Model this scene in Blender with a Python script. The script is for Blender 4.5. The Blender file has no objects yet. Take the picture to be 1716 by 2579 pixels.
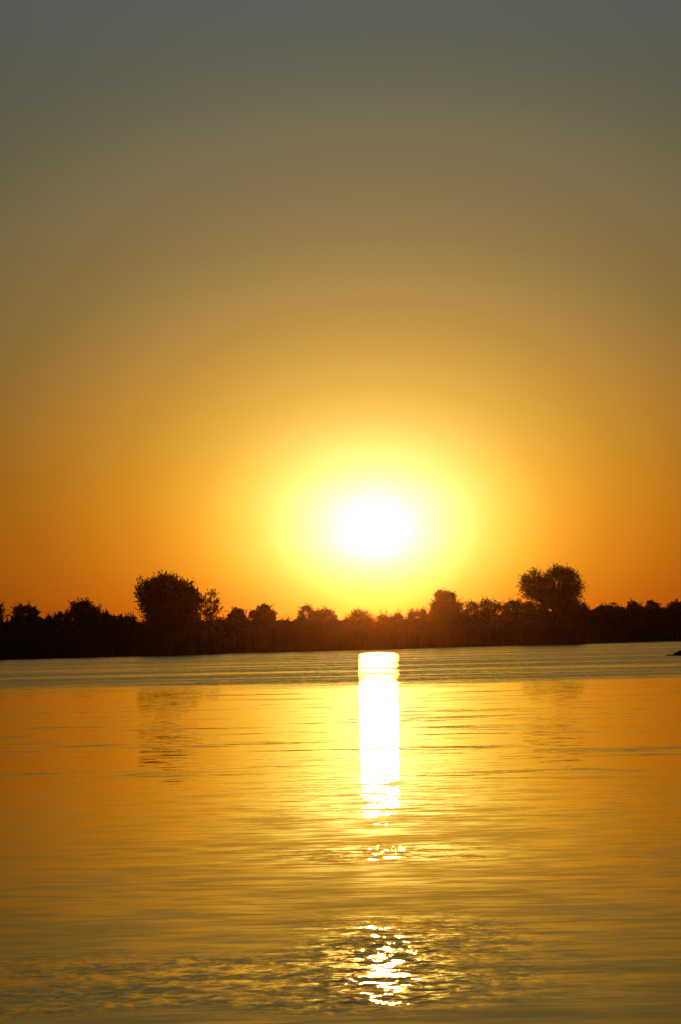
import bpy, math, random
import numpy as np
from mathutils import Matrix, Vector

# ------------------------------------------------------------------ camera
SC = bpy.context.scene
COL = SC.collection
F_PX, W_PX, H_PX = 9795.0, 1716.0, 2579.0          # focal length in photo pixels
ROLL, PITCH = math.radians(1.2), math.atan(319.5 / 9795.0)
EYE = Vector((0.0, 0.0, 1.6))

right0 = Vector((1, 0, 0))
fwd = Vector((0, math.cos(PITCH), math.sin(PITCH)))
up0 = Vector((0, -math.sin(PITCH), math.cos(PITCH)))
c_, s_ = math.cos(ROLL), math.sin(ROLL)
cam_x = right0 * c_ - up0 * s_
cam_y = right0 * s_ + up0 * c_
cd = bpy.data.cameras.new('camera')
cam = bpy.data.objects.new('camera', cd)
COL.objects.link(cam)
M = Matrix((cam_x, cam_y, -fwd)).transposed().to_4x4()
M.translation = EYE
cam.matrix_world = M
cd.sensor_fit = 'VERTICAL'
cd.sensor_height = 24.0
cd.lens = 24.0 * F_PX / H_PX
cd.clip_start = 0.1
cd.clip_end = 20000
SC.camera = cam


def direction(px, py):
    d = cam_x * ((px - W_PX / 2) / F_PX) - cam_y * ((py - H_PX / 2) / F_PX) + fwd
    return d.normalized()


def at(px, py, Y):
    d = direction(px, py)
    return EYE + d * (Y / d.y)


def on_water(px, py):
    d = direction(px, py)
    return EYE + d * (-EYE.z / d.z)


SUN = direction(945, 1330)
SUN_EL = math.asin(SUN.z)
SUN_AZ = math.atan2(SUN.x, SUN.y)

# ------------------------------------------------------------------ sky
world = bpy.data.worlds.new('World')
SC.world = world
world.use_nodes = True
nt = world.node_tree
nt.nodes.clear()


def node(tree, kind, **kw):
    n = tree.nodes.new(kind)
    for k, v in kw.items():
        setattr(n, k, v)
    return n


def vmath(tree, op, a, b=None, scale=None):
    n = node(tree, 'ShaderNodeVectorMath', operation=op)
    for i, v in enumerate((a, b)):
        if v is None:
            continue
        if hasattr(v, 'links'):
            tree.links.new(v, n.inputs[i])
        else:
            n.inputs[i].default_value = v
    if scale is not None:
        if hasattr(scale, 'links'):
            tree.links.new(scale, n.inputs['Scale'])
        else:
            n.inputs['Scale'].default_value = scale
    return n


def math_(tree, op, a, b=None, c=None, clamp=False):
    n = node(tree, 'ShaderNodeMath', operation=op, use_clamp=clamp)
    for i, v in enumerate((a, b, c)):
        if v is None:
            continue
        if hasattr(v, 'links'):
            tree.links.new(v, n.inputs[i])
        else:
            n.inputs[i].default_value = v
    return n.outputs[0]


def ramp_from(tree, fac, xs, cols, scale):
    r = node(tree, 'ShaderNodeValToRGB')
    cr = r.color_ramp
    cr.interpolation = 'LINEAR'
    while len(cr.elements) < len(xs):
        cr.elements.new(0.5)
    for e, x in zip(cr.elements, xs):
        e.position = x
    for e, col in zip(cr.elements, cols):
        e.color = (col[0] / scale[0], col[1] / scale[1], col[2] / scale[2], 1)
    tree.links.new(fac, r.inputs[0])
    return vmath(tree, 'MULTIPLY', r.outputs[0], scale).outputs[0]


# colour of the sky by elevation and by angle from the sun (degrees)
SKY_K = 1.500
EL_K = [(math.sqrt(10) * i / 12) ** 2 for i in range(13)] + [20, 50, 90]
EL_C = [[0.4574, 0.05914, 0.003662], [0.4885, 0.08235, 0.004883], [0.5216, 0.1147, 0.006512], [0.557, 0.1596, 0.008684], [0.5863, 0.2023, 0.012],
    [0.598, 0.2377, 0.01793], [0.6, 0.2854, 0.03454], [0.6183, 0.3564, 0.07584], [0.6404, 0.4382, 0.146], [0.6959, 0.5401, 0.242], [0.7804,
    0.6664, 0.3904], [0.8717, 0.8133, 0.6251], [1, 1, 1]] + [[.9, 1, 1.3], [.6, .8, 1.3], [.5, .7, 1.2]]
TH_K = [(math.sqrt(12.2) * i / 19) ** 2 for i in range(20)] + [18, 60, 180]
TH_C = [[2.287, 9.112, 113.6], [2.287, 9.095, 112.9], [2.277, 8.783, 100.1], [2.257, 8.204, 79.13], [2.225, 7.365, 55.81], [2.173, 6.261, 34.9],
    [2.088, 4.89, 18.08], [1.954, 3.452, 7.387], [1.761, 2.49, 3.097], [1.511, 1.615, 1.35], [1.207, 1.139, 0.7265], [0.9581, 0.8279,
    0.4636], [0.7484, 0.604, 0.3701], [0.5588, 0.46, 0.313], [0.3986, 0.3411, 0.2607], [0.3012, 0.2679, 0.2106], [0.2331, 0.2178, 0.1771],
    [0.1605, 0.165, 0.1438], [0.1144, 0.1275, 0.1201], [0.09587, 0.1092, 0.1079]] + [[.05, .06, .08], [.012, .016, .028], [.006, .009, .018]]
tc = node(nt, 'ShaderNodeTexCoord')
dirn = vmath(nt, 'NORMALIZE', tc.outputs['Generated']).outputs[0]
sep = node(nt, 'ShaderNodeSeparateXYZ')
nt.links.new(dirn, sep.inputs[0])
elev = math_(nt, 'MULTIPLY', math_(nt, 'ARCSINE', sep.outputs['Z']), 180 / math.pi)
elev = math_(nt, 'MAXIMUM', elev, 0.0)
el_fac = math_(nt, 'SQRT', math_(nt, 'DIVIDE', elev, 90.0))
sky_el = ramp_from(nt, el_fac, [math.sqrt(k / 90) for k in EL_K], EL_C, (1.0, 1.0, 1.4))
# angle from the sun, with the aureole a little wider than tall
# (its brightest point sits a tenth of a degree under the disc, in the thicker air)
GLOW = direction(944, 1352)
dd = vmath(nt, 'SUBTRACT', dirn, tuple(GLOW)).outputs[0]
lift = vmath(nt, 'MULTIPLY', dd, (0, 0, SKY_K - 1)).outputs[0]
dl = vmath(nt, 'LENGTH', vmath(nt, 'ADD', dd, lift).outputs[0]).outputs['Value']
th_fac = math_(nt, 'SQRT', math_(nt, 'DIVIDE', math_(nt, 'MULTIPLY', dl, 180 / math.pi), 180.0), clamp=True)
sky_th = ramp_from(nt, th_fac, [math.sqrt(k / 180) for k in TH_K], TH_C, tuple(max(c[i] for c in TH_C) for i in range(3)))
prod = vmath(nt, 'MULTIPLY', sky_el, sky_th).outputs[0]
sky = node(nt, 'ShaderNodeTexSky', sky_type='NISHITA')
sky.sun_disc = False
sky.sun_elevation = SUN_EL
sky.sun_rotation = SUN_AZ
sky.dust_density = 4.0
sky_lo = vmath(nt, 'SCALE', sky.outputs[0], scale=0.001).outputs[0]
total = vmath(nt, 'ADD', prod, sky_lo).outputs[0]
bg = node(nt, 'ShaderNodeBackground')
bg.inputs[1].default_value = 1.0
nt.links.new(total, bg.inputs[0])
wo = node(nt, 'ShaderNodeOutputWorld')
nt.links.new(bg.outputs[0], wo.inputs[0])

# ------------------------------------------------------------------ sun
sd = bpy.data.lights.new('sun', 'SUN')
sd.energy = 0.3
sd.angle = math.radians(0.53)
sd.color = (1.0, 0.36, 0.06)
sun = bpy.data.objects.new('sun', sd)
COL.objects.link(sun)
sun.location = SUN * 100
sun.rotation_euler = SUN.to_track_quat('Z', 'Y').to_euler()

SC.view_settings.view_transform = 'Standard'
SC.view_settings.look = 'None'
SC.view_settings.exposure = 0.0
SC.view_settings.gamma = 1.0
SC.render.engine = 'CYCLES'
SC.cycles.max_bounces = 5
SC.cycles.diffuse_bounces = 1
SC.cycles.glossy_bounces = 3
SC.cycles.transmission_bounces = 2
SC.cycles.transparent_max_bounces = 4
SC.cycles.volume_bounces = 0
SC.cycles.sample_clamp_indirect = 80.0
SC.cycles.use_denoising = True
SC.cycles.use_adaptive_sampling = False
SC.render.film_transparent = False


# ------------------------------------------------------------------ helpers
def tag(o, label=None, cat=None, group=None, kind=None):
    for k, v in (('label', label), ('category', cat), ('group', group), ('kind', kind)):
        if v:
            o[k] = v
    return o


def mesh_np(name, verts, faces, mat, parent=None, smooth=False):
    """verts (n,3), faces: (m,k) int array, or a list of such arrays"""
    if not isinstance(faces, list):
        faces = [faces]
    me = bpy.data.meshes.new(name)
    me.vertices.add(len(verts))
    me.vertices.foreach_set('co', np.asarray(verts, dtype=np.float32).ravel())
    loops = np.concatenate([f.ravel() for f in faces]).astype(np.int32)
    sizes = np.concatenate([np.full(len(f), f.shape[1]) for f in faces]).astype(np.int32)
    starts = np.concatenate([[0], np.cumsum(sizes)[:-1]]).astype(np.int32)
    me.loops.add(len(loops))
    me.loops.foreach_set('vertex_index', loops)
    me.polygons.add(len(sizes))
    me.polygons.foreach_set('loop_start', starts)
    me.polygons.foreach_set('loop_total', sizes)
    if smooth:
        me.polygons.foreach_set('use_smooth', np.ones(len(sizes), dtype=bool))
    me.update(calc_edges=True)
    me.validate()
    me.materials.append(mat)
    o = bpy.data.objects.new(name, me)
    COL.objects.link(o)
    if parent:
        o.parent = parent
    return o


def new_mat(name):
    m = bpy.data.materials.new(name)
    m.use_nodes = True
    t = m.node_tree
    return m, t, t.nodes['Principled BSDF']


def noisy_mat(name, c0, c1, scale, rough=0.9, spec=0.2, translucent=0.0):
    m, t, b = new_mat(name)
    tcn = node(t, 'ShaderNodeTexCoord')
    nz = node(t, 'ShaderNodeTexNoise')
    nz.inputs['Scale'].default_value = scale
    nz.inputs['Detail'].default_value = 4
    t.links.new(tcn.outputs['Object'], nz.inputs['Vector'])
    r = node(t, 'ShaderNodeValToRGB')
    r.color_ramp.elements[0].position = 0.35
    r.color_ramp.elements[1].position = 0.65
    r.color_ramp.elements[0].color = (*c0, 1)
    r.color_ramp.elements[1].color = (*c1, 1)
    t.links.new(nz.outputs['Fac'], r.inputs[0])
    t.links.new(r.outputs[0], b.inputs['Base Color'])
    b.inputs['Roughness'].default_value = rough
    b.inputs['Specular IOR Level'].default_value = spec
    if translucent > 0:
        tr = node(t, 'ShaderNodeBsdfTranslucent')
        t.links.new(r.outputs[0], tr.inputs[0])
        mx = node(t, 'ShaderNodeMixShader')
        mx.inputs[0].default_value = translucent
        t.links.new(b.outputs[0], mx.inputs[1])
        t.links.new(tr.outputs[0], mx.inputs[2])
        t.links.new(mx.outputs[0], t.nodes['Material Output'].inputs[0])
    return m


LEAF = noisy_mat('leaves', (.030, .040, .012), (.050, .060, .020), 0.6, .8, .15, .04)
LEAF_DRY = noisy_mat('dry_leaves', (.045, .045, .018), (.065, .055, .025), 0.6, .8, .15, .04)
BARK = noisy_mat('bark', (.045, .034, .025), (.085, .066, .05), 3.0)
REED = noisy_mat('reeds', (.05, .05, .02), (.075, .062, .03), 0.3, .8, .15, .05)
SOIL = noisy_mat('river_soil', (.07, .055, .035), (.11, .085, .055), 0.4)
FEATHER = noisy_mat('feathers', (.02, .02, .022), (.05, .045, .04), 8.0)

# ------------------------------------------------------------------ shoreline, ground, water
SL, SR = on_water(0, 1660.5), on_water(1716, 1613.5)
SLOPE = (SR.y - SL.y) / (SR.x - SL.x)


def shore(x):
    xx = max(-90, min(110, x))
    return SL.y + (xx - SL.x) * SLOPE + 1.5 * math.sin(x * .11) + .8 * math.sin(x * .31 + 1)


def grid_sheet(name, xs, ys, zfun, mat):
    X, Y = np.meshgrid(xs, ys)
    Z = np.array([[zfun(x, y) for x in xs] for y in ys])
    v = np.stack([X.ravel(), Y.ravel(), Z.ravel()], 1)
    nx, ny = len(xs), len(ys)
    idx = np.arange(nx * ny).reshape(ny, nx)
    f = np.stack([idx[:-1, :-1].ravel(), idx[:-1, 1:].ravel(), idx[1:, 1:].ravel(), idx[1:, :-1].ravel()], 1)
    return mesh_np(name, v, f, mat, smooth=True)


def ground_z(x, y):
    s = y - shore(x)
    if s > 0:
        return min(.9, .12 + s * .05) + .12 * math.sin(x * .23) * math.sin(y * .19) * min(1, s / 8)
    if s > -12:
        return .12 + s * .2
    if y < -4:
        return min(.8, -2.3 + (-4 - y) * .35)
    return -2.3


gx = np.concatenate([[-3000, -1500, -700, -300], np.arange(-160, 181, 5), [300, 700, 1500, 3000]])
gy = np.concatenate([[-500, -100, -30, -12, -4, 0, 100, 250, 350], np.arange(400, 700, 3), [720, 760, 820, 1000, 1500, 2500, 3500]])
g = grid_sheet('ground', gx, gy, ground_z, SOIL)
tag(g, 'dark low river bank and bed of soil', 'ground', kind='structure')


def water_material():
    m, t, b = new_mat('river_water')
    L = t.links
    geo = node(t, 'ShaderNodeNewGeometry')
    sp = node(t, 'ShaderNodeSeparateXYZ')
    L.new(geo.outputs['Position'], sp.inputs[0])
    X, Y = sp.outputs['X'], sp.outputs['Y']

    def mapped(sx, sy, off=(0, 0, 0), detail=2.0, rough=.5, dist=0.0):
        v = vmath(t, 'MULTIPLY_ADD', geo.outputs['Position'], (sx, sy, 1))
        v.inputs[2].default_value = off
        n = node(t, 'ShaderNodeTexNoise')
        n.inputs['Scale'].default_value = 1.0
        n.inputs['Detail'].default_value = detail
        n.inputs['Roughness'].default_value = rough
        n.inputs['Distortion'].default_value = dist
        L.new(v.outputs[0], n.inputs['Vector'])
        return n

    def smooth(v, a, b_, lo=0.0, hi=1.0):
        r = node(t, 'ShaderNodeMapRange', interpolation_type='SMOOTHSTEP')
        L.new(v, r.inputs['Value'])
        r.inputs['From Min'].default_value = a
        r.inputs['From Max'].default_value = b_
        r.inputs['To Min'].default_value = lo
        r.inputs['To Max'].default_value = hi
        return r.outputs[0]

    # --- how ruffled the surface is, place by place (wind lanes and current boils)
    lane = mapped(.035, .07, (3, 7, 0), 5, .6).outputs['Fac']
    lane_fine = mapped(.6, 1.1, (31, 17, 0), 3, .6).outputs['Fac']
    # the wind-ruffled belt under the far bank
    yd = math_(t, 'ADD', Y, math_(t, 'MULTIPLY', math_(t, 'SUBTRACT', lane, .5), 90.0))
    yd = math_(t, 'ADD', yd, math_(t, 'MULTIPLY', X, .2))
    belt = smooth(yd, 120, 155)
    # calmer lanes inside the belt
    gap = smooth(mapped(.012, .05, (1, 2, 0), 6, .74).outputs['Fac'], .47, .62)
    belt = math_(t, 'MULTIPLY', belt, math_(t, 'SUBTRACT', 1.0, math_(t, 'MULTIPLY', gap, .75)))
    # thin ruffled streaks on the calm reach
    streak = smooth(math_(t, 'MULTIPLY_ADD', lane_fine, .45, math_(t, 'MULTIPLY', mapped(.17, .42, (11, 5, 0), 4, .65).outputs['Fac'], .75)), .63, .73)
    reach = smooth(Y, 36, 55)
    streak = math_(t, 'MULTIPLY', streak, reach)
    far_r = math_(t, 'MAXIMUM', belt, math_(t, 'MULTIPLY', streak, .4))
    # boils close to the camera
    n_boil = mapped(.8, .7, (5, 9, 0), 4, .65).outputs['Fac']
    yn = math_(t, 'ADD', Y, math_(t, 'MULTIPLY', math_(t, 'SUBTRACT', n_boil, .5), 3.0))
    near = math_(t, 'MULTIPLY', smooth(yn, 16.5, 17.2), smooth(yn, 19.3, 20.6, 1.0, 0.0))
    near = math_(t, 'MULTIPLY', near, smooth(X, .4, 1.1, .8, .12))
    tongue = math_(t, 'MULTIPLY', smooth(yn, 17.4, 18.4), smooth(yn, 20.5, 23.5, 1.0, 0.0))
    tongue = math_(t, 'MULTIPLY', tongue, math_(t, 'MULTIPLY', smooth(X, -.5, .05), smooth(X, .35, 1.3, 1.0, 0.0)))
    near = math_(t, 'MAXIMUM', near, math_(t, 'MULTIPLY', tongue, 1.05))
    near = math_(t, 'MULTIPLY', near, smooth(n_boil, .30, .50, .35, 1.0))
    glint_patch = math_(t, 'MULTIPLY', smooth(yn, 16.6, 17.3), smooth(yn, 19.0, 21.5, 1.0, 0.0))  # extra ripples added in the sun's path to thicken its glints
    glint_patch = math_(t, 'MULTIPLY', glint_patch, math_(t, 'MULTIPLY', smooth(X, -.25, .05), smooth(X, .32, .6, 1.0, 0.0)))
    near = math_(t, 'ADD', near, math_(t, 'MULTIPLY', glint_patch, .9))
    mid = math_(t, 'MULTIPLY', smooth(Y, 27.3, 28.3), smooth(Y, 29.5, 31.0, 1.0, 0.0))
    mid = math_(t, 'MULTIPLY', mid, math_(t, 'MULTIPLY', smooth(X, -.9, .0, .15, 1.0), smooth(X, .6, 1.5, 1.0, .15)))

    # --- slopes
    big = mapped(1.7, 2.7, (0, 0, 0), 2, .5, .3)
    small = mapped(3.2, 8.5, (9, 4, 0), 2, .55, .4)
    half = (.5, .5, .5)
    vb = vmath(t, 'SUBTRACT', big.outputs['Color'], half).outputs[0]
    vs = vmath(t, 'SUBTRACT', small.outputs['Color'], half).outputs[0]
    fine = mapped(10.0, 6.0, (2, 8, 0), 5, .68, .8)
    vf = vmath(t, 'SUBTRACT', fine.outputs['Color'], half).outputs[0]
    kb = math_(t, 'ADD', smooth(Y, 38, 80, .042, .020), math_(t, 'MULTIPLY', far_r, .10))
    ks = math_(t, 'ADD', math_(t, 'ADD', smooth(Y, 38, 80, .034, .075), math_(t, 'MULTIPLY', far_r, .10)), math_(t, 'MULTIPLY', mid, .03))
    kf = math_(t, 'ADD', math_(t, 'ADD', smooth(Y, 31.5, 36, 0.0, .030), math_(t, "MULTIPLY", far_r, .22)), math_(t, 'ADD', math_(t, 'MULTIPLY', near, .18), math_(t, 'MULTIPLY', mid, .075)))
    slope = vmath(t, 'ADD', vmath(t, 'SCALE', vb, scale=kb).outputs[0], vmath(t, 'SCALE', vs, scale=ks).outputs[0]).outputs[0]
    slope = vmath(t, 'ADD', slope, vmath(t, 'SCALE', vf, scale=kf).outputs[0]).outputs[0]
    ss = node(t, 'ShaderNodeSeparateXYZ')
    L.new(slope, ss.inputs[0])
    # wavelets have a limiting steepness, higher where the surface is ruffled
    lim = math_(t, 'ADD', smooth(Y, 42, 85, .0095, .0044), math_(t, 'ADD', math_(t, 'MULTIPLY', far_r, .075), math_(t, 'ADD', math_(t, 'MULTIPLY', near, .05), math_(t, 'MULTIPLY', mid, .0105))))
    sy = math_(t, 'MULTIPLY', math_(t, 'TANH', math_(t, 'DIVIDE', ss.outputs['Y'], lim)), lim)
    # wind waves have their steep faces on the near side
    lean = math_(t, 'ADD', smooth(Y, 42, 90, 0.0, .0068), math_(t, 'MULTIPLY', far_r, .055))
    ny = math_(t, 'SUBTRACT', sy, lean)
    cmb = node(t, 'ShaderNodeCombineXYZ')
    L.new(math_(t, 'MULTIPLY', ss.outputs['X'], math_(t, 'MULTIPLY_ADD', math_(t, 'MULTIPLY', math_(t, 'POWER', ss.outputs['X'], 2.0), far_r), 30.0, 1.0)), cmb.inputs['X'])
    L.new(ny, cmb.inputs['Y'])
    cmb.inputs['Z'].default_value = 1.0
    nrm = vmath(t, 'NORMALIZE', cmb.outputs[0]).outputs[0]
    # Fresnel reflection over a dark, silty body
    t.nodes.remove(b)
    body = node(t, 'ShaderNodeBsdfDiffuse')
    body.inputs['Color'].default_value = (.018, .015, .008, 1)
    mirror = node(t, 'ShaderNodeBsdfGlossy')
    mirror.inputs['Color'].default_value = (.95, .85, .50, 1)
    mirror.inputs['Roughness'].default_value = .008
    fr = node(t, 'ShaderNodeFresnel')
    fr.inputs['IOR'].default_value = 1.333
    for q in (body, mirror, fr):
        L.new(nrm, q.inputs['Normal'])
    mx = node(t, 'ShaderNodeMixShader')
    L.new(fr.outputs[0], mx.inputs[0])
    L.new(body.outputs[0], mx.inputs[1])
    L.new(mirror.outputs[0], mx.inputs[2])
    L.new(mx.outputs[0], t.nodes['Material Output'].inputs[0])
    return m


WATER = water_material()
wy = np.array([-14.0, 0, 50, 200, 400, 800])
water = grid_sheet('water', np.array([-3000., -160, 0, 180, 3000]), wy, lambda x, y: 0.0, WATER)
tag(water, 'calm river lit gold by the setting sun', 'water', kind='structure')


# ------------------------------------------------------------------ vegetation builders
def unit(rng, n, up=0.0):
    v = rng.normal(size=(n, 3))
    v[:, 2] += up
    return v / np.linalg.norm(v, axis=1)[:, None]


def leaf_quads(rng, pts, size, lengthen=1.5, along=None):
    n = len(pts)
    a = unit(rng, n) if along is None else along
    b = np.cross(a, unit(rng, n))
    b /= np.linalg.norm(b, axis=1)[:, None] + 1e-9
    s = size * rng.uniform(.6, 1.4, (n, 1))
    a = a * s * lengthen * .5
    b = b * s * .5
    v = np.stack([pts - a, pts + b * .9, pts + a, pts - b * .9], 1).reshape(-1, 3)
    f = np.arange(4 * n).reshape(n, 4)
    return v, f


def tube(path, radii, sides=6):
    """tapered tube through a list of points"""
    vs, fs = [], []
    for i, (p, r) in enumerate(zip(path, radii)):
        d = (path[min(i + 1, len(path) - 1)] - path[max(i - 1, 0)]).normalized()
        u = d.orthogonal().normalized()
        w = d.cross(u)
        for k in range(sides):
            a = 2 * math.pi * k / sides
            vs.append(p + (u * math.cos(a) + w * math.sin(a)) * r)
    for i in range(len(path) - 1):
        for k in range(sides):
            a, b = i * sides + k, i * sides + (k + 1) % sides
            fs.append((a, b, b + sides, a + sides))
    return [tuple(v) for v in vs], fs


def join_tubes(tubes):
    V, Fq, o = [], [], 0
    for v, f in tubes:
        V += v
        Fq += [tuple(i + o for i in q) for q in f]
        o += len(v)
    return np.array(V), np.array(Fq)


def make_tree(name, label, cat, back, lobes, seed, leaf=.17, density=1.0, spiky=.15, lumps=12, mat=None, group=None, rootx=None, spike_len=.9, limb=1.0, skirt=True):
    """lobes: (px, py, rx, ry) of each rounded mass of the crown, in photo pixels at the tree's distance"""
    rng = np.random.default_rng(seed)
    rnd = random.Random(seed)
    if skirt:                                   # low boughs hanging to the ground
        xa, xb = min(l[0] - l[2] for l in lobes), max(l[0] + l[2] for l in lobes)
        yb_ = max(l[1] for l in lobes)
        hw = (xb - xa) / 2
        lobes = lobes + [(xa + hw * .55, yb_ + 15, hw * .62, 20), (xb - hw * .55, yb_ + 13, hw * .62, 21)]
    cx = sum(l[0] * l[2] for l in lobes) / sum(l[2] for l in lobes)
    bx = rootx if rootx is not None else cx
    x0 = at(bx, 1600, 500).x / 500
    Y = 500.0
    for _ in range(6):
        Y = shore(x0 * Y) + back
    m_px = Y / F_PX
    base = Vector((at(bx, 1600, Y).x, Y, 0))
    base.z = ground_z(base.x, Y) - .05
    root = bpy.data.objects.new(name, None)
    COL.objects.link(root)
    root.location = base
    root.empty_display_size = .5
    tag(root, label, cat, group)
    P, A, S = [], [], []
    cents = []
    tubes = []
    for (px, py, rx, ry) in lobes:
        c = np.array(at(px, py, Y) - base)
        c[1] += rng.uniform(-.25, .25) * rx * m_px
        r = np.array([rx * m_px, rx * m_px * .9, ry * m_px])
        cents.append((Vector(c), r))
        nb = lumps
        u = unit(rng, nb, .35)
        bc = c + u * r * rng.uniform(.5, .72, (nb, 1))
        br = (r * .42)[None, :] * rng.uniform(.65, 1.15, (nb, 1))
        bc = np.vstack([bc, c[None]])
        br = np.vstack([br, r[None] * .72])
        w = br[:, 0] * br[:, 2]
        area = math.pi * r[0] * r[2]
        n = int(area / (leaf * leaf) * 6.0 * density)
        k = rng.choice(len(bc), n, p=w / w.sum())
        q = unit(rng, n)
        rad = rng.uniform(.25, 1, (n, 1)) ** .45
        P.append(bc[k] + q * br[k] * rad)
        A.append(unit(rng, n))
        # twigs sticking out past the surface
        nt_ = int(area / (leaf * leaf) * .8 * spiky)
        if nt_:
            kk = rng.choice(nb, nt_)
            q = unit(rng, nt_, .3)
            st = bc[kk] + q * br[kk] * .9
            dr = q + unit(rng, nt_) * .35 + np.array([0, 0, .35])
            dr /= np.linalg.norm(dr, axis=1)[:, None]
            ln = rng.uniform(.3, 1.0, (nt_, 1)) * spike_len
            for j in range(5):
                tt = (j + rng.uniform(0, 1, (nt_, 1))) / 5
                P.append(st + dr * ln * tt + rng.normal(size=(nt_, 3)) * leaf * .22)
                A.append(dr)
    P = np.vstack(P)
    A = np.vstack(A)
    v, f = leaf_quads(rng, P, leaf, 1.5, A)
    # trunk and limbs
    top = min(cents, key=lambda q: abs(q[0].x))[0]
    tr = max(.12, sum(l[2] for l in lobes) * m_px * .045)
    fork = Vector((top.x * .25, 0, max(.8, top.z * .45)))
    tubes.append(tube([Vector((0, 0, -.3)), Vector((0, 0, .1)), Vector((fork.x * .4, 0, fork.z * .5)), fork], [tr * 1.5, tr * 1.15, tr, tr * .8], 8))
    for c, r in cents:
        nl = 5
        for k in range(nl):
            e = c + Vector((rnd.uniform(-.75, .75) * r[0], rnd.uniform(-.7, .7) * r[1], rnd.uniform(-.1, .85) * r[2]))
            mid = fork.lerp(e, .5) + Vector((rnd.uniform(-.1, .1) * r[0], 0, -.08 * r[2]))
            tubes.append(tube([fork - Vector((0, 0, .15)), mid, e], [tr * .5 * limb, tr * .3 * limb, tr * .08 * limb], 5))
    tv, tf = join_tubes(tubes)
    mesh_np('trunk', tv, tf, BARK, root, True)
    mesh_np('crown', v, f, mat or LEAF, root)
    return root


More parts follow.
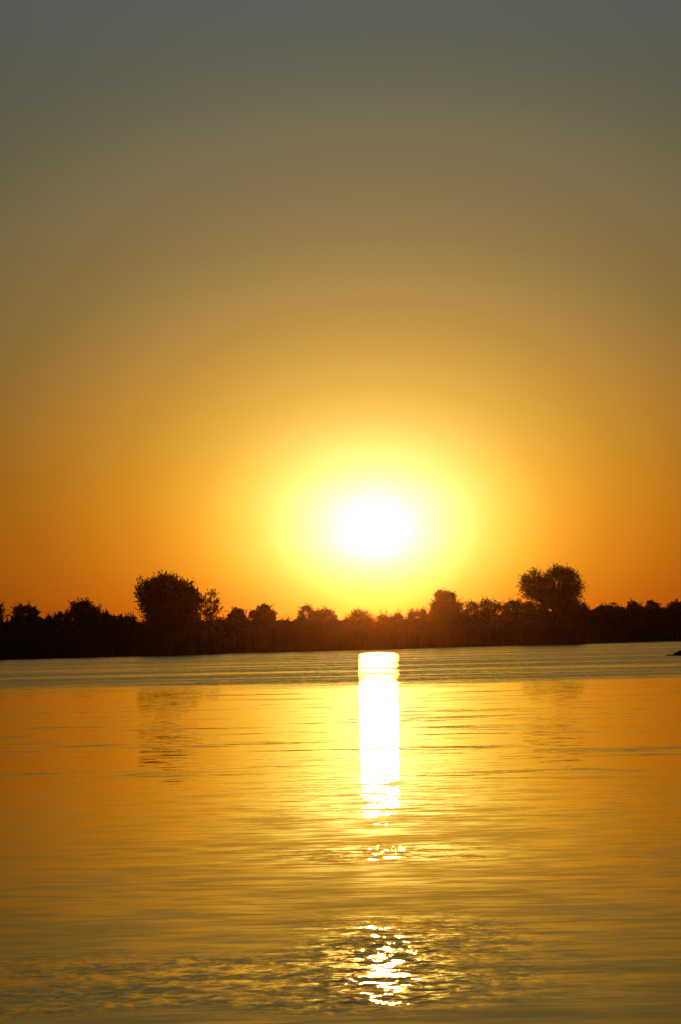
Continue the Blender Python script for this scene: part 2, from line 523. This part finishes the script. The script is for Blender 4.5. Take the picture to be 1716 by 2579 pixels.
# ------------------------------------------------------------------ the trees of the far bank, one by one
TREES = [
    # name, label, category, back, lobes, seed, options
    ('acacia_tree', 'spiky twigs of an acacia cut off by the picture edge beyond the dome-shaped tree', 'tree', 22,
     [(-22, 1545, 30, 28)], 1, dict(spiky=1.2, density=.5, spike_len=1.4)),
    ('round_tree', 'dome-shaped dark tree standing alone beside the acacia at the picture edge', 'tree', 26,
     [(62, 1545, 34, 28), (40, 1560, 18, 18), (84, 1560, 16, 20)], 2, dict(spiky=.5)),
    ('bush_tree', 'small low rounded tree in the dip after the dome-shaped tree', 'tree', 20,
     [(124, 1568, 22, 18)], 3, dict(spiky=.2)),
    ('bush_tree', 'low double-humped tree leaning on the flank of the peaked tree', 'tree', 21,
     [(150, 1556, 16, 18), (170, 1552, 14, 17)], 4, dict(spiky=.15)),
    ('peaked_tree', 'wide dark tree with a small pointed peak, between the dome-shaped tree and the biggest crown', 'tree', 24,
     [(212, 1545, 36, 30), (218, 1524, 13, 12), (190, 1540, 16, 20), (240, 1552, 22, 24)], 5, dict(spiky=.5)),
    ('bush_tree', 'small tree with one knob of leaves just past the peaked tree', 'tree', 19,
     [(263, 1554, 15, 19)], 6, dict(spiky=.15)),
    ('bush_tree', 'low flat-topped tree midway between the peaked tree and the biggest crown', 'tree', 18,
     [(292, 1560, 22, 17)], 7, dict(spiky=.15)),
    ('bush_tree', 'low hummock of leaves at the foot of the biggest crown', 'tree', 19,
     [(326, 1566, 24, 18)], 8, dict(spiky=.2)),
    ('broad_tree', 'biggest and densest tree of the bank, massive rounded crown with ragged leafy edge', 'tree', 12,
     [(425, 1518, 76, 68), (382, 1496, 43, 40), (450, 1492, 42, 36), (412, 1466, 38, 22), (368, 1525, 26, 34), (484, 1538, 30, 44), (400, 1558, 46, 34), (440, 1560, 66, 34)],
     9, dict(skirt=False, spiky=.55, density=.8, lumps=22, spike_len=.9)),
    ('airy_tree', 'loose see-through tree with drooping sprays against the side of the biggest crown', 'tree', 9,
     [(514, 1522, 20, 30), (536, 1498, 12, 11), (545, 1516, 10, 10), (543, 1538, 14, 14), (524, 1552, 24, 20)], 10, dict(skirt=False, limb=.6, spiky=.8, density=.13, spike_len=.7)),
    ('bush_tree', 'low shrubby tree in the gap under the loose drooping sprays', 'tree', 14,
     [(556, 1572, 26, 18)], 11, dict(spiky=.3)),
    ('round_tree', 'small round-headed tree, first of the pair below the tiny lone flying bird', 'tree', 30,
     [(597, 1548, 22, 19), (587, 1555, 15, 16), (610, 1556, 14, 16)], 12, dict(spiky=.15, leaf=.15)),
    ('lobed_tree', 'knob-topped tree with lower shoulders, second of the pair below the lone bird', 'tree', 28,
     [(665, 1536, 22, 16), (640, 1550, 16, 15), (686, 1552, 15, 18), (660, 1558, 34, 26)], 13, dict(spiky=.15, leaf=.15)),
    ('bush_tree', 'low shrubby tree in the wide gap under the two flying birds', 'tree', 26,
     [(722, 1574, 30, 18)], 14, dict(spiky=.3, density=.5, leaf=.15)),
    ('arching_tree', 'tree with a hollow arching crown and bright gap beneath, joined to a flatter dark neighbour', 'tree', 30,
     [(772, 1536, 20, 15), (758, 1550, 12, 14), (790, 1548, 14, 14)], 15, dict(spiky=.15, density=.6, leaf=.15)),
    ('round_tree', 'dense round-topped tree touching the hollow arching crown, before the brightest gap', 'tree', 28,
     [(822, 1549, 25, 18), (804, 1556, 24, 20), (838, 1562, 15, 18)], 16, dict(spiky=.15, leaf=.15)),
    ('bush_tree', 'hazy low tree in the brightest gap between the trees', 'tree', 40,
     [(860, 1576, 16, 12)], 17, dict(spiky=.3, density=.5, leaf=.15)),
    ('feathery_tree', 'thin-leaved feathery tree under the sun, just past the brightest gap', 'tree', 32,
     [(902, 1556, 22, 16), (928, 1560, 17, 16), (884, 1566, 16, 14)], 18, dict(spiky=1.0, density=.45, leaf=.14)),
    ('round_tree', 'small hazy tree right under the sun beside the feathery tree', 'tree', 36,
     [(968, 1562, 22, 20)], 19, dict(spiky=.3, density=.5, leaf=.15)),
    ('round_tree', 'small knobbly tree between the hazy tree under the sun and the speckled tree', 'tree', 34,
     [(1003, 1560, 22, 21)], 20, dict(spiky=.3, density=.55, leaf=.15)),
    ('speckled_tree', 'leafy tree full of small bright gaps in front of the tall smooth dome', 'tree', 24,
     [(1052, 1556, 24, 22), (1072, 1550, 16, 18), (1036, 1560, 14, 16)], 21, dict(spiky=.5, density=.4, leaf=.15)),
    ('dome_tree', 'tall smooth domed tree with brownish haze over it, beside the sun glow', 'tree', 36,
     [(1122, 1522, 36, 34), (1110, 1499, 20, 16), (1132, 1506, 22, 18), (1150, 1534, 20, 26), (1096, 1538, 18, 26), (1122, 1550, 50, 26)], 22, dict(spiky=.15, density=1.0, lumps=18)),
    ('round_tree', 'small tree with a light stem gap, leaning on the tall smooth dome', 'tree', 26,
     [(1188, 1529, 22, 19), (1174, 1550, 18, 20), (1204, 1548, 18, 20)], 23, dict(spiky=.2, density=.6, leaf=.15)),
    ('round_tree', 'round tree halfway between the tall smooth dome and the tall wispy tree', 'tree', 25,
     [(1234, 1532, 27, 24), (1220, 1522, 14, 14), (1252, 1538, 16, 22), (1232, 1552, 34, 20)], 24, dict(spiky=.2, density=.55, leaf=.15)),
    ('round_tree', 'dense round tree against the foot of the tall wispy tree', 'tree', 23,
     [(1294, 1535, 32, 25), (1306, 1524, 15, 14), (1276, 1542, 18, 20), (1290, 1552, 34, 20)], 25, dict(spiky=.2, density=.7, leaf=.15)),
    ('wispy_tree', 'tall wispy tree with two feathery crowns of upswept twigs, a notch between them', 'tree', 12,
     [(1414, 1468, 44, 34), (1402, 1446, 24, 18), (1430, 1455, 22, 20), (1448, 1484, 24, 22), (1334, 1486, 26, 25), (1350, 1456, 15, 18), (1330, 1468, 18, 20), (1352, 1478, 20, 20), (1374, 1482, 24, 26), (1412, 1500, 40, 20), (1362, 1506, 44, 16), (1440, 1500, 24, 18)],
     26, dict(skirt=False, limb=.5, spiky=1.3, density=.085, lumps=26, spike_len=1.3, leaf=.15, mat='dry', rootx=1402)),
    ('bush_tree', 'dark scrubby tree filling the base under the two feathery crowns', 'tree', 9,
     [(1398, 1538, 60, 42), (1342, 1544, 36, 30), (1442, 1542, 28, 32), (1400, 1514, 40, 18)], 27, dict(spiky=.4, density=.7)),
    ('bush_tree', 'small ragged tree at the outer foot of the tall wispy tree', 'tree', 14,
     [(1466, 1540, 18, 22), (1480, 1552, 12, 18)], 28, dict(spiky=.9, density=.5)),
    ('flat_tree', 'wide low evenly rounded tree past the tall wispy tree', 'tree', 22,
     [(1533, 1544, 40, 26), (1508, 1550, 24, 22), (1562, 1548, 18, 24)], 29, dict(spiky=.15)),
    ('round_tree', 'dark tree with a flat-sided head before the knob-topped tree near the frame edge', 'tree', 21,
     [(1600, 1538, 25, 26), (1588, 1530, 12, 15)], 30, dict(spiky=.15)),
    ('knobbed_tree', 'dark tree with a little knob on top above the half-sunken drift clump', 'tree', 20,
     [(1645, 1536, 25, 24), (1640, 1519, 12, 9)], 31, dict(spiky=.15)),
    ('round_tree', 'broad dark tree cut by the picture edge above the half-sunken drift clump', 'tree', 21,
     [(1700, 1541, 34, 26), (1712, 1530, 16, 15)], 32, dict(spiky=.2)),
    ('round_tree', 'dark tree mostly outside the picture past the drift clump', 'tree', 23,
     [(1760, 1545, 34, 26)], 33, dict(spiky=.2)),
]
for name, label, cat, back, lobes, seed, opt in TREES:
    opt = dict(opt)
    if opt.get('mat') == 'dry':
        opt['mat'] = LEAF_DRY
    make_tree(name, label, cat, back, lobes, seed, group='trees along the far river bank', **opt)


# ------------------------------------------------------------------ masses nobody could count
def mass(name, label, cat, y_top, back, depth, leaf, n, seed, mat, x_range=(-70, 90), rough=12, side=18):
    """foliage from the ground up to an uneven top line; y_top = photo row of the top at the frame centre"""
    rng = np.random.default_rng(seed)
    x = rng.uniform(x_range[0], x_range[1], n)
    yb = np.array([shore(a) for a in x]) + back + rng.uniform(0, depth, n)
    m_px = yb / F_PX
    dpx = np.abs(x / m_px - 40) / 858
    hz = 1.6 + (1609 - y_top + side * np.clip(dpx, 0, 1.3)) * m_px
    wob = np.zeros(n)
    for i, (fr, am) in enumerate(((.35, 1.0), (.9, .8), (2.1, .5), (4.6, .35))):
        wob += am * np.sin(x * fr + i * 2.1 + .3 * np.sin(x * fr * .37) + yb * .21)
    top = hz + wob * rough * m_px * .45
    z = .2 + (top - .2) * rng.uniform(0, 1, n) ** .75
    v, f = leaf_quads(rng, np.stack([x, yb, z], 1), leaf, 1.6)
    o = mesh_np(name, v, f, mat)
    return tag(o, label, cat, kind='stuff')


mass('undergrowth', 'dark tangled undergrowth beneath the trees behind the reeds', 'undergrowth', 1566, 7, 8, .24, 90000, 51, LEAF)
mass('far_woodland', 'far woodland seen as one mass behind the bank trees', 'woodland', 1566, 120, 40, .38, 50000, 52, LEAF, (-100, 130), 7)


def reeds():
    rng = np.random.default_rng(61)
    n = 46000
    x = rng.uniform(-70, 90, n)
    y = np.array([shore(a) for a in x]) - .4 + rng.uniform(0, 1, n) ** 1.3 * 6.5
    h = 3.1 + .35 * np.sin(x * .45) + .25 * np.sin(x * 1.3 + 1) + .25 * np.sin(x * 3.1) + rng.normal(0, .35, n) + (y - np.array([shore(a) for a in x])) * .05
    h *= rng.uniform(.55, 1.0, n) ** .6
    w = rng.uniform(.05, .12, n)
    ang = rng.uniform(0, math.pi, n)
    dx, dy = np.cos(ang) * w, np.sin(ang) * w
    bx, by = rng.normal(0, .28, n), rng.normal(0, .28, n)
    z0 = np.full(n, -.15)
    a = np.stack([x - dx, y - dy, z0], 1)
    b = np.stack([x + dx, y + dy, z0], 1)
    c = np.stack([x + bx * .35 + dx * .8, y + by * .35 + dy * .8, h * .6], 1)
    d = np.stack([x + bx * .35 - dx * .8, y + by * .35 - dy * .8, h * .6], 1)
    e = np.stack([x + bx, y + by, h], 1)
    v = np.stack([a, b, c, d, e], 1).reshape(-1, 3)
    i = np.arange(n)[:, None] * 5
    o = mesh_np('reeds', v, [i + np.array([[0, 1, 2, 3]]), i + np.array([[3, 2, 4]])], REED)
    return tag(o, 'dense dark reeds lining the far waterline', 'reeds', kind='stuff')


reeds()


# ------------------------------------------------------------------ half-sunken drift clump
def drift_clump():
    p = on_water(1708, 1651)
    m_px = p.y / F_PX
    root = bpy.data.objects.new('drift_clump', None)
    COL.objects.link(root)
    root.location = (p.x, p.y, 0)
    tag(root, 'small dark clump of drift brush and twigs sticking out of the ruffled water', 'drift brush')
    rng = np.random.default_rng(71)
    n = 1500
    x = rng.normal(.15, .5, n).clip(-.75, 1.6)
    y = rng.normal(0, .3, n)
    top = np.where(x < .1, .28 * np.exp(-((x - .1) / .30) ** 2), .28 + .05 * np.sin(x * 6))
    z = rng.uniform(-.03, 1, n) * top
    v, f = leaf_quads(rng, np.stack([x, y, z], 1), .07, 2.2)
    mesh_np('brush', v, f, LEAF_DRY, root)
    rnd = random.Random(5)
    for (x0, x1, z1, b) in ((-.1, -.25, .55, .05), (-.05, -.52, .40, .1), (.1, .02, .52, .0), (.2, .42, .40, -.05), (.35, .75, .46, .1), (-.2, -.68, .10, .0), (.6, .9, .5, .1)):
        pth = [Vector((x0, 0, -.05)), Vector((x0 * .5 + x1 * .5, b, z1 * .62)), Vector((x1, b * 1.5, z1))]
        tv, tf = join_tubes([tube(pth, [.018, .013, .006], 5)])
        mesh_np('twig', tv, tf, BARK, root)


drift_clump()


# ------------------------------------------------------------------ birds
def bird(px, py, Y, label, span, yaw, lift):
    p = at(px, py, Y)
    root = bpy.data.objects.new('flying_bird', None)
    COL.objects.link(root)
    root.location = p
    root.rotation_euler = (0, 0, yaw)
    tag(root, label, 'bird', 'birds flying over the trees')
    L = span * .45
    # body along +X, tapered beak to tail with a fanned tail
    pts = [Vector((L * t, 0, 0)) for t in (-.62, -.45, -.2, .05, .28, .42, .5, .6)]
    rad = [L * r for r in (.12, .05, .11, .15, .12, .09, .06, .008)]
    v, f = tube(pts, rad, 8)
    v = [(a, b * (1.0 if a > -L * .5 else 1.4), c * (1.0 if a > -L * .5 else .25)) for a, b, c in v]
    n0 = len(v)
    f.append(tuple(range(7, -1, -1)) if False else (0, 1, 2, 3))
    for s in (-1, 1):
        k = len(v)
        prof = [(.0, .16, -.12, 0), (.35, .2, -.12, lift * .7), (.7, .10, -.12, lift * .95), (1.0, -.14, -.17, lift)]
        for t, le, te, hz in prof:
            yy = s * t * span * .5
            zz = hz * span * .5
            v += [(le * L * 1.6, yy, zz + .010 * span), (te * L * 1.6, yy, zz), (le * L * 1.6, yy, zz - .010 * span)]
        for q in range(3):
            for r in range(3):
                a, b = k + q * 3 + r, k + q * 3 + (r + 1) % 3
                f.append((a, b, b + 3, a + 3))
    mesh_np('body', np.array(v), np.array(f), FEATHER, root, False)


bird(624.5, 1510, 300, 'lone tiny dark bird flying above the pair of small round trees', .26, 1.2, .5)
bird(720.5, 1550, 310, 'tiny bird flying low in the gap before the hollow arching tree, higher of two', .26, .4, .55)
bird(712, 1554, 312, 'tiniest bird low in the gap, just below and behind its companion', .20, .7, -.3)

# ------------------------------------------------------------------ haze, added to stand for the lens flare over the bank
hm = bpy.data.materials.new('veil_haze')
hm.use_nodes = True
ht = hm.node_tree
ht.nodes.clear()
pv = node(ht, 'ShaderNodeVolumePrincipled')
pv.inputs['Color'].default_value = (1, .55, .25, 1)
pv.inputs['Density'].default_value = 0.000022
pv.inputs['Anisotropy'].default_value = 0.992
ho = node(ht, 'ShaderNodeOutputMaterial')
ht.links.new(pv.outputs[0], ho.inputs['Volume'])
x0, x1, y0, y1, z0, z1 = -3010, 3010, -510, 3510, -4.0, 22.0
hv = np.array([(x, y, z) for z in (z0, z1) for y in (y0, y1) for x in (x0, x1)])
hf = np.array([(0, 2, 3, 1), (4, 5, 7, 6), (0, 1, 5, 4), (2, 6, 7, 3), (0, 4, 6, 2), (1, 3, 7, 5)])
tag(mesh_np('haze', hv, hf, hm), 'thin golden haze added over the river for the lens veil', 'haze', kind='stuff')
